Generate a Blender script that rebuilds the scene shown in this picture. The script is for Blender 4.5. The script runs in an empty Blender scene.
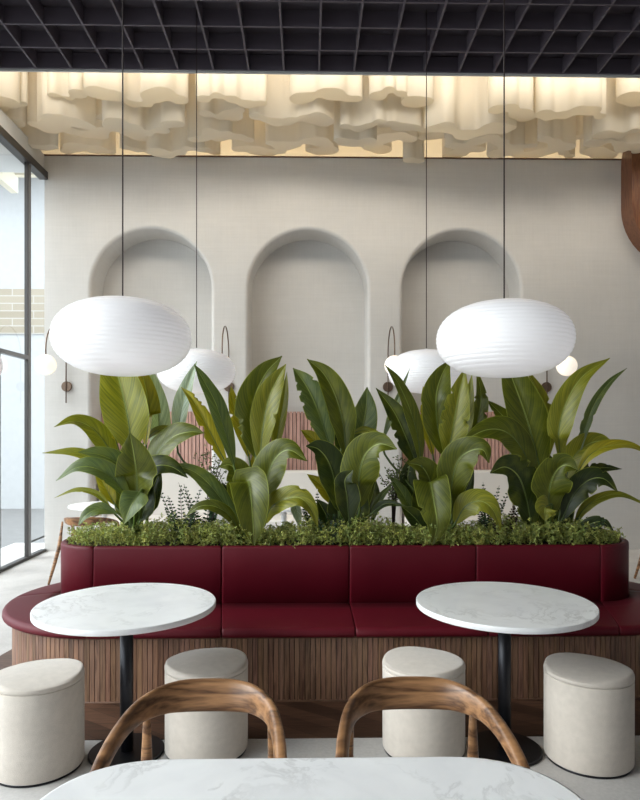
import bpy, math, random
import numpy as np
from mathutils import Vector
R = random.Random(7)
PI = math.pi
C = bpy.context.scene.collection
# ------------------------------------------------------------------ camera
EYE = 1.62; F = 650.0; TH = math.atan(12/650.0)
def at(px, py, d):
    """point at depth d (metres from the camera plane of the room) seen at a pixel of the 640x800 frame"""
    u = (px-320)/F; v = (430-py)/F
    ry = math.cos(TH)-u*math.sin(TH); rx = math.sin(TH)+u*math.cos(TH)
    k = d/ry
    return Vector((rx*k, d, EYE+v*k))
cam = bpy.data.cameras.new('camera'); co = bpy.data.objects.new('camera', cam); C.objects.link(co)
co.location = (0, 0, EYE); co.rotation_euler = (PI/2, 0, -TH)
cam.sensor_width = 36; cam.lens = F/800*36; cam.shift_y = 30/800; cam.clip_start = 0.05
bpy.context.scene.camera = co
# ------------------------------------------------------------------ materials
def newmat(name):
    m = bpy.data.materials.new(name); m.use_nodes = True
    nt = m.node_tree; b = nt.nodes['Principled BSDF']
    return m, nt, b
def N(nt, t, **kw):
    n = nt.nodes.new(t)
    for k, v in kw.items():
        if k in n.inputs: n.inputs[k].default_value = v
        else: setattr(n, k, v)
    return n
def coords(nt, scale=(1, 1, 1), rot=(0, 0, 0), kind='Object'):
    tc = nt.nodes.new('ShaderNodeTexCoord'); mp = nt.nodes.new('ShaderNodeMapping')
    mp.inputs['Scale'].default_value = scale; mp.inputs['Rotation'].default_value = rot
    nt.links.new(tc.outputs[kind], mp.inputs['Vector']); return mp.outputs['Vector']
def ramp(nt, fac, stops):
    r = nt.nodes.new('ShaderNodeValToRGB'); e = r.color_ramp.elements
    while len(e) < len(stops): e.new(0.5)
    for el, (p, c) in zip(e, stops): el.position = p; el.color = (*c, 1)
    nt.links.new(fac, r.inputs['Fac']); return r.outputs['Color']
def mix(nt, fac, a, b, mode='MIX'):
    m = nt.nodes.new('ShaderNodeMix'); m.data_type = 'RGBA'; m.blend_type = mode
    for sock, v in ((m.inputs[0], fac), (m.inputs[6], a), (m.inputs[7], b)):
        if hasattr(v, 'is_linked'): nt.links.new(v, sock)
        else: sock.default_value = v if isinstance(v, (int, float)) else (*v, 1)
    return m.outputs[2]
def bump(nt, b, h, strength=.2, dist=.01):
    n = N(nt, 'ShaderNodeBump', Strength=strength, Distance=dist)
    nt.links.new(h, n.inputs['Height']); nt.links.new(n.outputs[0], b.inputs['Normal'])
def plain(name, col, rough=.5, metal=0, noise=0, nscale=8, bmp=0, bscale=60, emit=None, estr=0, coat=0, sheen=0, spec=None):
    m, nt, b = newmat(name)
    b.inputs['Base Color'].default_value = (*col, 1); b.inputs['Roughness'].default_value = rough
    b.inputs['Metallic'].default_value = metal
    v = coords(nt)
    if noise:
        n = N(nt, 'ShaderNodeTexNoise', Scale=nscale, Detail=6.0); nt.links.new(v, n.inputs['Vector'])
        c = ramp(nt, n.outputs['Fac'], [(.3, tuple(x*(1-noise) for x in col)), (.7, tuple(min(1, x*(1+noise)) for x in col))])
        nt.links.new(c, b.inputs['Base Color'])
    if bmp:
        n = N(nt, 'ShaderNodeTexNoise', Scale=bscale, Detail=4.0); nt.links.new(v, n.inputs['Vector'])
        bump(nt, b, n.outputs['Fac'], bmp, .004)
    if emit:
        b.inputs['Emission Color'].default_value = (*emit, 1); b.inputs['Emission Strength'].default_value = estr
    if coat: b.inputs['Coat Weight'].default_value = coat; b.inputs['Coat Roughness'].default_value = .12
    if sheen: b.inputs['Sheen Weight'].default_value = sheen; b.inputs['Sheen Roughness'].default_value = .4
    if spec is not None: b.inputs['Specular IOR Level'].default_value = spec
    return m
def tl(m, col, f):
    nt = m.node_tree; b = nt.nodes['Principled BSDF']; tr = N(nt, 'ShaderNodeBsdfTranslucent'); tr.inputs[0].default_value = (*col, 1)
    ms = N(nt, 'ShaderNodeMixShader'); ms.inputs[0].default_value = f
    nt.links.new(b.outputs[0], ms.inputs[1]); nt.links.new(tr.outputs[0], ms.inputs[2]); nt.links.new(ms.outputs[0], nt.nodes['Material Output'].inputs['Surface']); return m
def wood(name, dark, light, scale=(1, 1, 1), rough=.45, rings=6, tint=False, nz=3.0):
    m, nt, b = newmat(name)
    v = coords(nt, scale)
    n = N(nt, 'ShaderNodeTexNoise', Scale=nz, Detail=5.0, Distortion=.6); nt.links.new(v, n.inputs['Vector'])
    mul = N(nt, 'ShaderNodeMath', operation='MULTIPLY'); mul.inputs[1].default_value = rings
    nt.links.new(n.outputs['Fac'], mul.inputs[0])
    fr = N(nt, 'ShaderNodeMath', operation='PINGPONG'); fr.inputs[1].default_value = 1.0
    nt.links.new(mul.outputs[0], fr.inputs[0])
    n2 = N(nt, 'ShaderNodeTexNoise', Scale=nz*14, Detail=3.0); nt.links.new(v, n2.inputs['Vector'])
    f = mix(nt, .35, fr.outputs[0], n2.outputs['Fac'])
    c = ramp(nt, f, [(.1, dark), (.85, light)])
    if tint:
        a = N(nt, 'ShaderNodeAttribute', attribute_name='tint')
        c = mix(nt, 1.0, c, a.outputs['Color'], 'MULTIPLY')
    nt.links.new(c, b.inputs['Base Color']); b.inputs['Roughness'].default_value = rough
    bump(nt, b, n2.outputs['Fac'], .12, .002)
    return m
def marble(name):
    m, nt, b = newmat(name)
    v = coords(nt, (1, 1, 1), (0, 0, .5))
    d = N(nt, 'ShaderNodeTexNoise', Scale=2.2, Detail=5.0); nt.links.new(v, d.inputs['Vector'])
    vm = N(nt, 'ShaderNodeVectorMath', operation='SCALE'); vm.inputs['Scale'].default_value = .55
    nt.links.new(d.outputs['Color'], vm.inputs[0])
    ad = N(nt, 'ShaderNodeVectorMath', operation='ADD'); nt.links.new(v, ad.inputs[0]); nt.links.new(vm.outputs[0], ad.inputs[1])
    n = N(nt, 'ShaderNodeTexNoise', Scale=3.0, Detail=7.0, Roughness=.6); nt.links.new(ad.outputs[0], n.inputs['Vector'])
    s = N(nt, 'ShaderNodeMath', operation='SUBTRACT'); s.inputs[1].default_value = .5; nt.links.new(n.outputs['Fac'], s.inputs[0])
    ab = N(nt, 'ShaderNodeMath', operation='ABSOLUTE'); nt.links.new(s.outputs[0], ab.inputs[0])
    vein = ramp(nt, ab.outputs[0], [(0, (1, 1, 1)), (.022, (0, 0, 0))])
    n3 = N(nt, 'ShaderNodeTexNoise', Scale=2.5, Detail=2.0); nt.links.new(v, n3.inputs['Vector'])
    msk = ramp(nt, n3.outputs['Fac'], [(.42, (0, 0, 0)), (.68, (1, 1, 1))])
    f = mix(nt, 1.0, vein, msk, 'MULTIPLY')
    n4 = N(nt, 'ShaderNodeTexNoise', Scale=5.0, Detail=5.0); nt.links.new(ad.outputs[0], n4.inputs['Vector'])
    base = ramp(nt, n4.outputs['Fac'], [(.3, (.84, .84, .85)), (.6, (.93, .93, .93))])
    fs = N(nt, 'ShaderNodeMath', operation='MULTIPLY'); fs.inputs[1].default_value = .5
    nt.links.new(f, fs.inputs[0])
    c = mix(nt, fs.outputs[0], base, (.36, .35, .34))
    nt.links.new(c, b.inputs['Base Color']); b.inputs['Roughness'].default_value = .28
    return m
def leafmat(name):
    m, nt, b = newmat(name)
    uv = N(nt, 'ShaderNodeUVMap', uv_map='uv'); sp = N(nt, 'ShaderNodeSeparateXYZ'); nt.links.new(uv.outputs[0], sp.inputs[0])
    a = N(nt, 'ShaderNodeAttribute', attribute_name='tint')
    # |u-.5|
    s = N(nt, 'ShaderNodeMath', operation='SUBTRACT'); s.inputs[1].default_value = .5; nt.links.new(sp.outputs[0], s.inputs[0])
    ab = N(nt, 'ShaderNodeMath', operation='ABSOLUTE'); nt.links.new(s.outputs[0], ab.inputs[0])
    rib = ramp(nt, ab.outputs[0], [(.008, (1, 1, 1)), (.022, (0, 0, 0))])
    edge = ramp(nt, ab.outputs[0], [(.47, (0, 0, 0)), (.5, (1, 1, 1))])
    # oblique side veins
    k = N(nt, 'ShaderNodeMath', operation='MULTIPLY_ADD'); k.inputs[1].default_value = -.55
    nt.links.new(ab.outputs[0], k.inputs[0]); nt.links.new(sp.outputs[1], k.inputs[2])
    cm = N(nt, 'ShaderNodeCombineXYZ'); nt.links.new(k.outputs[0], cm.inputs[0]); nt.links.new(s.outputs[0], cm.inputs[1])
    n1 = N(nt, 'ShaderNodeTexNoise', Scale=1.0, Detail=2.0)
    mp = N(nt, 'ShaderNodeMapping'); mp.inputs['Scale'].default_value = (55, 1.5, 1); nt.links.new(cm.outputs[0], mp.inputs[0]); nt.links.new(mp.outputs[0], n1.inputs['Vector'])
    ve = ramp(nt, n1.outputs['Fac'], [(.32, (.55, .62, .5)), (.70, (1.4, 1.3, 1.1))])
    base = mix(nt, 1.0, a.outputs['Color'], ve, 'MULTIPLY')
    v = coords(nt)
    n2 = N(nt, 'ShaderNodeTexNoise', Scale=7.0, Detail=4.0); nt.links.new(v, n2.inputs['Vector'])
    pt = ramp(nt, n2.outputs['Fac'], [(.5, (0, 0, 0)), (.8, (.4, .4, .4))])
    base = mix(nt, pt, base, (.30, .32, .03))
    base = mix(nt, edge, base, (.34, .37, .05))
    base = mix(nt, rib, base, (.38, .45, .12))
    nt.links.new(base, b.inputs['Base Color']); b.inputs['Roughness'].default_value = .36
    bump(nt, b, n1.outputs['Fac'], .35, .006)
    tr = N(nt, 'ShaderNodeBsdfTranslucent'); 
    tc = mix(nt, 1.0, base, (1.3, 1.35, .5), 'MULTIPLY'); nt.links.new(tc, tr.inputs['Color'])
    ms = N(nt, 'ShaderNodeMixShader'); ms.inputs[0].default_value = .2
    nt.links.new(b.outputs[0], ms.inputs[1]); nt.links.new(tr.outputs[0], ms.inputs[2])
    nt.links.new(ms.outputs[0], nt.nodes['Material Output'].inputs['Surface'])
    return m
def tintmat(name, rough=.5, transl=.25):
    m, nt, b = newmat(name)
    a = N(nt, 'ShaderNodeAttribute', attribute_name='tint'); nt.links.new(a.outputs['Color'], b.inputs['Base Color'])
    b.inputs['Roughness'].default_value = rough
    tr = N(nt, 'ShaderNodeBsdfTranslucent'); nt.links.new(a.outputs['Color'], tr.inputs['Color'])
    ms = N(nt, 'ShaderNodeMixShader'); ms.inputs[0].default_value = transl
    nt.links.new(b.outputs[0], ms.inputs[1]); nt.links.new(tr.outputs[0], ms.inputs[2])
    nt.links.new(ms.outputs[0], nt.nodes['Material Output'].inputs['Surface'])
    return m
def glassmat():
    m, nt, b = newmat('pane_glass')
    t = N(nt, 'ShaderNodeBsdfTransparent'); g = N(nt, 'ShaderNodeBsdfGlossy', Roughness=.02)
    t.inputs[0].default_value = (.93, .96, .95, 1)
    lw = N(nt, 'ShaderNodeLayerWeight', Blend=.5); pw = N(nt, 'ShaderNodeMath', operation='POWER'); pw.inputs[1].default_value = 5
    nt.links.new(lw.outputs['Facing'], pw.inputs[0]); fr = N(nt, 'ShaderNodeMath', operation='MULTIPLY_ADD'); fr.inputs[1].default_value = .9; fr.inputs[2].default_value = .05
    nt.links.new(pw.outputs[0], fr.inputs[0]); ms = N(nt, 'ShaderNodeMixShader')
    nt.links.new(fr.outputs[0], ms.inputs[0]); nt.links.new(t.outputs[0], ms.inputs[1]); nt.links.new(g.outputs[0], ms.inputs[2])
    nt.links.new(ms.outputs[0], nt.nodes['Material Output'].inputs['Surface'])
    return m
def plaster(name, col, amt=.07):
    m, nt, b = newmat(name)
    v = coords(nt)
    n = N(nt, 'ShaderNodeTexNoise', Scale=1.3, Detail=9.0, Roughness=.65); nt.links.new(v, n.inputs['Vector'])
    v2 = coords(nt, (60, 60, 2)); n2 = N(nt, 'ShaderNodeTexNoise', Scale=1.0, Detail=3.0); nt.links.new(v2, n2.inputs['Vector'])
    v3 = coords(nt, (2, 2, 60)); n3 = N(nt, 'ShaderNodeTexNoise', Scale=1.0, Detail=3.0); nt.links.new(v3, n3.inputs['Vector'])
    f = mix(nt, .45, n.outputs['Fac'], mix(nt, .5, n2.outputs['Fac'], n3.outputs['Fac']))
    c = ramp(nt, f, [(.35, tuple(x*(1-amt) for x in col)), (.65, tuple(min(1, x*(1+amt)) for x in col))])
    nt.links.new(c, b.inputs['Base Color']); b.inputs['Roughness'].default_value = .8
    bump(nt, b, f, .15, .01)
    return m
def planks(name, dark, light, rot):
    m, nt, b = newmat(name)
    v = coords(nt, (1, 1, 1), (0, 0, rot))
    br = N(nt, 'ShaderNodeTexBrick', Scale=1.0); br.inputs['Brick Width'].default_value = .9; br.inputs['Row Height'].default_value = .11
    br.inputs['Mortar Size'].default_value = .0015
    br.inputs['Color1'].default_value = (*dark, 1); br.inputs['Color2'].default_value = (*light, 1); br.inputs['Mortar'].default_value = (.01, .006, .004, 1)
    nt.links.new(v, br.inputs['Vector'])
    v2 = coords(nt, (3, 30, 3), (0, 0, rot)); n = N(nt, 'ShaderNodeTexNoise', Scale=2.0, Detail=4.0); nt.links.new(v2, n.inputs['Vector'])
    c = mix(nt, 1.0, br.outputs['Color'], ramp(nt, n.outputs['Fac'], [(.3, (.5, .5, .5)), (.7, (1.3, 1.3, 1.3))]), 'MULTIPLY')
    nt.links.new(c, b.inputs['Base Color']); b.inputs['Roughness'].default_value = .4
    return m
def brickmat():
    m, nt, b = newmat('pale_brick')
    v = coords(nt, (1, 1, 1), (PI/2, 0, 0))
    br = N(nt, 'ShaderNodeTexBrick', Scale=1.0); br.inputs['Brick Width'].default_value = .9; br.inputs['Row Height'].default_value = .16
    br.inputs['Mortar Size'].default_value = .012
    br.inputs['Color1'].default_value = (.27, .235, .18, 1); br.inputs['Color2'].default_value = (.33, .29, .23, 1); br.inputs['Mortar'].default_value = (.40, .38, .35, 1)
    nt.links.new(v, br.inputs['Vector']); nt.links.new(br.outputs['Color'], b.inputs['Base Color']); b.inputs['Roughness'].default_value = .9
    return m
M = dict(
    wall=plaster('wall_plaster', (.58, .56, .532)), cream=plain('cream_panel', (.62, .57, .46), .7),
    fascia=plain('fascia_paint', (.55, .55, .54), .6), floor=plaster('stone_floor', (.52, .50, .48), .22),
    art=tl(plain('cream_felt', (.82, .77, .67), .75), (.84, .77, .62), .45), lattice=plain('lattice_dark', (.085, .07, .088), .55),
    ceil=plain('ceiling_dark', (.06, .05, .062), .7), white=plain('white_paint', (.75, .75, .74), .7), front=plain('front_wall_paint', (.33, .31, .30), .8),
    frame=plain('window_frame_dark', (.05, .045, .042), .4, .3), steel=plain('window_frame_grey', (.22, .22, .23), .35, .6),
    red=plain('burgundy_velvet', (.10, .003, .010), .5, noise=.06, nscale=3, bmp=.05, bscale=250, spec=.3),
    piping=plain('burgundy_piping', (.16, .012, .024), .4),
    slat=wood('walnut_slats', (.10, .05, .032), (.27, .148, .094), (18, 18, 1), tint=True),
    slatback=plain('slat_backing', (.025, .014, .009), .7),
    rail=wood('walnut_trim', (.10, .05, .03), (.17, .09, .055), (1, 1, 1)),
    chair=wood('chair_oak', (.075, .03, .012), (.37, .19, .085), (1.6, 4, 9), .36, rings=16, nz=.9),
    chairseat=plain('seat_fabric', (.5, .44, .37), .8),
    marble=marble('white_marble'), black=plain('black_metal', (.018, .018, .022), .38, .6),
    boucle=plain('cream_boucle', (.60, .54, .475), .85, noise=.05, nscale=30, bmp=.35, bscale=300, sheen=.4),
    soil=plain('dark_soil', (.025, .015, .01), .9, noise=.4, nscale=40, bmp=.8, bscale=40),
    leaf=leafmat('banana_leaf'), stalk=plain('leaf_stalk', (.085, .13, .025), .4),
    small=tintmat('small_leaves'), twig=plain('twig_bark', (.045, .028, .022), .7),
    lamp=plain('lamp_glass', (.86, .86, .87), .32, emit=(1, .98, 1), estr=.2, coat=.4),
    globe=plain('opal_globe', (.85, .82, .76), .25, emit=(1, .88, .74), estr=.45, coat=.5),
    cord=plain('cord_brown', (.035, .02, .018), .5), brass=plain('bronze_metal', (.16, .11, .08), .35, .7),
    pinkslat=wood('niche_slats', (.33, .17, .13), (.55, .33, .27), (10, 10, 1), tint=True),
    sofa=plain('pale_sofa', (.68, .64, .59), .8, bmp=.2, bscale=200), glass=glassmat(),
    oval=wood('red_walnut', (.16, .055, .025), (.36, .16, .07), (9, 9, 1), .35), ovaldark=wood('red_walnut_edge', (.10, .03, .013), (.2, .08, .035), (9, 9, 1), .35),
    parquet=planks('parquet', (.045, .022, .013), (.125, .062, .037), .6), brick=brickmat(),
    outwall=plain('outside_render', (.40, .41, .42), .9, noise=.03), paving=plain('outside_paving', (.16, .16, .16), .9, noise=.08),
    soffit=planks('soffit_boards', (.10, .06, .045), (.14, .09, .07), 0))
# ------------------------------------------------------------------ mesh helpers
class MB:
    def __init__(s): s.v = []; s.f = []; s.uv = []; s.t = []; s.sm = []; s.tint = (1, 1, 1); s.mi = []; s.cm = 0
    def face(s, idx, uv=None, smooth=True):
        s.f.append(tuple(idx)); s.uv.append(uv or [(0, 0)]*len(idx)); s.t.append(s.tint); s.sm.append(smooth); s.mi.append(s.cm)
    def add(s, vs):
        b = len(s.v); s.v.extend([tuple(p) for p in vs]); return b
    def quad(s, a, b, c, d, smooth=False):
        i = s.add([a, b, c, d]); s.face([i, i+1, i+2, i+3], smooth=smooth)
    def box(s, x0, x1, y0, y1, z0, z1):
        i = s.add([(x, y, z) for z in (z0, z1) for y in (y0, y1) for x in (x0, x1)])
        for q in ((0, 2, 3, 1), (4, 5, 7, 6), (0, 1, 5, 4), (1, 3, 7, 5), (3, 2, 6, 7), (2, 0, 4, 6)): s.face([i+k for k in q], smooth=False)
    def loft(s, rings, closed=True, cap=True, smooth=True):
        n = len(rings[0]); b = s.add([p for r in rings for p in r])
        for i in range(len(rings)-1):
            for j in range(n if closed else n-1):
                k = (j+1) % n
                s.face([b+i*n+j, b+i*n+k, b+(i+1)*n+k, b+(i+1)*n+j], smooth=smooth)
        if cap and closed:
            s.face([b+j for j in range(n)][::-1], smooth=False); s.face([b+(len(rings)-1)*n+j for j in range(n)], smooth=False)
    def lathe(s, prof, c=(0, 0, 0), n=48, smooth=True):
        rings = [[(c[0]+r*math.cos(2*PI*j/n), c[1]+r*math.sin(2*PI*j/n), c[2]+z) for j in range(n)] for r, z in prof]
        s.loft(rings, True, True, smooth)
    def tube(s, pts, rad, n=8, flat=None):
        pts = [Vector(p) for p in pts]; m = len(pts)
        if not hasattr(rad, '__len__'): rad = [rad]*m
        rings = []; up = None
        for i, p in enumerate(pts):
            t = (pts[min(i+1, m-1)]-pts[max(i-1, 0)]).normalized()
            if up is None: up = Vector((0, 0, 1)) if abs(t.z) < .9 else Vector((1, 0, 0))
            a = t.cross(up)
            if a.length < 1e-4: a = t.cross(Vector((0, 1, 0)))
            a.normalize(); b = a.cross(t).normalized(); up = b
            r = rad[i]; ra, rb = r if hasattr(r, '__len__') else (r, r)
            rings.append([p+a*ra*math.cos(2*PI*j/n)+b*rb*math.sin(2*PI*j/n) for j in range(n)])
        s.loft(rings)
    def build(s, name, mat, parent=None, loc=None):
        me = bpy.data.meshes.new(name); me.from_pydata(s.v, [], s.f)
        mats = mat if isinstance(mat, list) else [mat]
        for mm in mats: me.materials.append(mm)
        me.polygons.foreach_set('use_smooth', s.sm); me.polygons.foreach_set('material_index', s.mi)
        if any(any(q != (0, 0) for q in u) for u in s.uv):
            ul = me.uv_layers.new(name='uv'); ul.data.foreach_set('uv', [c for u in s.uv for p in u for c in p])
        if any(t != (1, 1, 1) for t in s.t):
            at_ = me.color_attributes.new('tint', 'FLOAT_COLOR', 'CORNER')
            at_.data.foreach_set('color', [c for f_, t in zip(s.f, s.t) for _ in f_ for c in (*t, 1)])
        elif mats[0].name in ('walnut_slats', 'niche_slats'):
            at_ = me.color_attributes.new('tint', 'FLOAT_COLOR', 'CORNER'); at_.data.foreach_set('color', [1.0]*(4*len(me.loops)))
        me.update(); me.validate()
        o = bpy.data.objects.new(name, me); C.objects.link(o)
        if loc is not None:
            me.transform(__import__('mathutils').Matrix.Translation(-Vector(loc))) if parent is None else None
            if parent is None: o.location = loc
        if parent is not None: o.parent = parent; o.location = -Vector(parent.location) if parent.get('_w') else (0, 0, 0)
        return o
def thing(name, label, cat, loc=(0, 0, 0), group=None, world=False):
    o = bpy.data.objects.new(name, None); C.objects.link(o); o.location = loc; o.empty_display_size = .1
    o['label'] = label; o['category'] = cat
    if group: o['group'] = group
    if world: o['_w'] = 1      # its parts are written in room coordinates
    return o
def tag(o, label, cat, group=None, kind=None):
    o['label'] = label; o['category'] = cat
    if group: o['group'] = group
    if kind: o['kind'] = kind
    return o
def struct(o): o['kind'] = 'structure'; return o
def bevel(o, w=.004, seg=2):
    m = o.modifiers.new('bevel', 'BEVEL'); m.width = w; m.segments = seg; m.limit_method = 'ANGLE'; m.angle_limit = math.radians(40); return o
def copy_tree(root, loc, label=None, rotz=None, group=None):
    r = root.copy(); C.objects.link(r); r.location = loc
    if label: r['label'] = label
    if group: r['group'] = group
    if rotz is not None: r.rotation_euler.z = rotz
    for ch in list(root.children):
        c = ch.copy(); C.objects.link(c); c.parent = r
        for g in list(ch.children):
            d = g.copy(); C.objects.link(d); d.parent = c
    return r
def crv(pts, n):
    """Catmull-Rom samples of a control polyline (any dimension)"""
    P = [np.array(p, float) for p in pts]; P = [2*P[0]-P[1]]+P+[2*P[-1]-P[-2]]
    out = []; m = len(P)-3
    for k in range(n+1):
        s = k/n*m; i = min(int(s), m-1); t = s-i
        a, b, c, d = P[i:i+4]
        out.append(.5*((2*b)+(-a+c)*t+(2*a-5*b+4*c-d)*t*t+(-a+3*b-3*c+d)*t**3))
    return out
# ------------------------------------------------------------------ the room
WX, BY, TOPZ = -3.52, 8.75, 5.30
RX = 5.4; FY = -4.5
b = MB(); b.box(-4.2, RX, FY, 9.4, -.06, 0); struct(b.build('floor', M['floor']))
# back wall with three arched niches
NR = .80; CXS = (-2.10, 0.0, 2.075); SPR = 3.52; ND = .50; BV = .05
def arch(c, r, n=40):
    pts = [(c-r, 0), (c-r, SPR)]
    pts += [(c-r*math.cos(PI*k/n), SPR+r*math.sin(PI*k/n)) for k in range(1, n)]
    return pts+[(c+r, SPR), (c+r, 0)]
b = MB()
xs = [WX]
for c in CXS:
    b.quad((xs[-1], BY, 0), (c-NR-BV, BY, 0), (c-NR-BV, BY, TOPZ), (xs[-1], BY, TOPZ))
    a = arch(c, NR+BV)
    for (x0, z0), (x1, z1) in zip(a, a[1:]):
        if x1-x0 > 1e-6: b.quad((x0, BY, z0), (x1, BY, z1), (x1, BY, TOPZ), (x0, BY, TOPZ))
    rings = []
    for k in range(7):
        t = k/6*PI/2; rr = NR+BV*(1-math.sin(t)); y = BY+BV*(1-math.cos(t))
        rings.append([(x, y, z) for x, z in arch(c, rr)])
    rings.append([(x, BY+ND, z) for x, z in arch(c, NR)])
    b.loft(rings, closed=False, cap=False)
    a = arch(c, NR)
    for (x0, z0), (x1, z1) in zip(a, a[1:]):
        if x1-x0 > 1e-6: b.quad((x0, BY+ND, 0), (x1, BY+ND, 0), (x1, BY+ND, z1), (x0, BY+ND, z0))
    xs.append(c+NR+BV)
b.quad((xs[-1], BY, 0), (RX, BY, 0), (RX, BY, TOPZ), (xs[-1], BY, TOPZ))
b.quad((-4.2, BY, TOPZ), (RX, BY, TOPZ), (RX, 9.4, TOPZ), (-4.2, 9.4, TOPZ))
struct(b.build('wall_back', M['wall']))
b = MB(); b.box(WX, RX, BY-.012, BY, TOPZ-.018, TOPZ); struct(b.build('shadow_strip', M['rail']))  # thin brown strip standing in for the shadow line along the wall top
b = MB(); b.box(RX, RX+.1, FY, 9.4, 0, 7); struct(b.build('wall_right', M['front']))
b = MB(); b.box(-4.2, RX, FY-.1, FY, 0, 7); struct(b.build('wall_front', M['front']))
b = MB(); b.box(-4.2, RX, 9.4, 9.5, TOPZ-.02, 7); struct(b.build('wall_upper', M['cream']))
b = MB(); b.box(-4.3, -4.2, 6.44, 9.5, 5.05, 7); struct(b.build('wall_left', M['cream']))
b = MB(); b.box(-4.2, RX, 6.44, 6.50, 5.33, 7); struct(b.build('wall_drop', M['cream']))
b = MB(); b.box(-4.3, RX, 6.40, 9.5, 7, 7.08); struct(b.build('ceiling', M['cream']))
b = MB(); b.box(-4.2, RX, FY, 6.44, 5.33, 5.38); struct(b.build('ceiling', M['ceil']))
# fascia over the glazing
b = MB(); b.box(-4.25, WX, FY, BY, 5.06, TOPZ); struct(b.build('trim_1', M['fascia']))
# dark lattice hung below the ceiling
LZ, LS = 5.17, .347
lat = MB(); LX0 = .109-LS*12
x = LX0
while x < RX-.1:
    if x > WX+.05: lat.box(x-.009, x+.009, .4, 6.43, LZ, LZ+.15)
    x += LS
y = 6.43; k = 0
while y > .4:
    lat.box(WX, RX, y-.009, y+.009, LZ+.001, LZ+.15); y -= LS
lo = lat.build('ceiling_lattice', M['lattice'])
tag(lo, 'dark purplish grey square grid hung over the front of the room', 'ceiling grid'); lo['kind'] = 'structure'
b = MB(); b.box(WX, RX, 6.44, 6.46, LZ-.02, 5.34); struct(b.build('trim_2', M['fascia']))
# left glazing
fr = MB(); fr.box(WX-.06, WX+.05, FY, BY-.01, 4.96, 5.06); fr.box(WX-.04, WX+.03, FY, BY-.01, 0, .035)
win = thing('window_1', 'tall glazed wall along the left side', 'window', (WX, 4, 0), world=True); win['kind'] = 'structure'
fr.build('window_frame', M['frame'], win)
mu = MB()
for y in (8.24, 6.2, 4.2, 2.2, .2, -1.8, -3.8):
    mu.box(WX-.02, WX+.018, y-.03, y+.05, .035, 4.96)
mu.build('mullion', M['steel'], win)
mb = MB()
for y in (8.24, 6.2, 4.2, 2.2, .2, -1.8, -3.8): mb.box(WX-.022, WX+.02, y-.055, y-.031, .0, 4.96)
mb.build('mullion_seal', M['frame'], win)
tr = MB(); tr.box(WX-.03, WX+.03, 6.24, 8.19, 2.50, 2.55); tr.build('transom', M['steel'], win)
ds = MB(); ds.box(WX-.03, WX+.035, 7.36, 7.44, .035, 2.5); ds.build('door_stile', M['steel'], win)
gl = MB(); gl.quad((WX, FY, .03), (WX, BY, .03), (WX, BY, 4.97), (WX, FY, 4.97)); gl.build('pane', M['glass'], win)
# what stands outside the glazing
b = MB(); b.box(-40, WX-.6, -30, 40, -.2, -.06); b.box(WX-.61, -4.2, -30, 40, -.2, -.06); struct(b.build('ground', M['paving']))
ow = thing('building', 'white rendered building with pale brick band seen through left glazing', 'building', (-9, 14, 0), world=True)
b = MB(); b.box(-16, -4.35, 14, 14.5, -.06, 3.67); b.box(-16, -4.35, 14, 14.5, 4.63, 7.1); b.build('facade', M['outwall'], ow)
b = MB(); b.box(-16, -4.35, 13.97, 14.4, 3.67, 4.63); b.build('brick_band', M['brick'], ow)
b = MB(); b.box(-16, -4.35, 13.2, 14.6, 7.1, 7.9); b.build('roof_edge', M['soffit'], ow)
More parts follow.
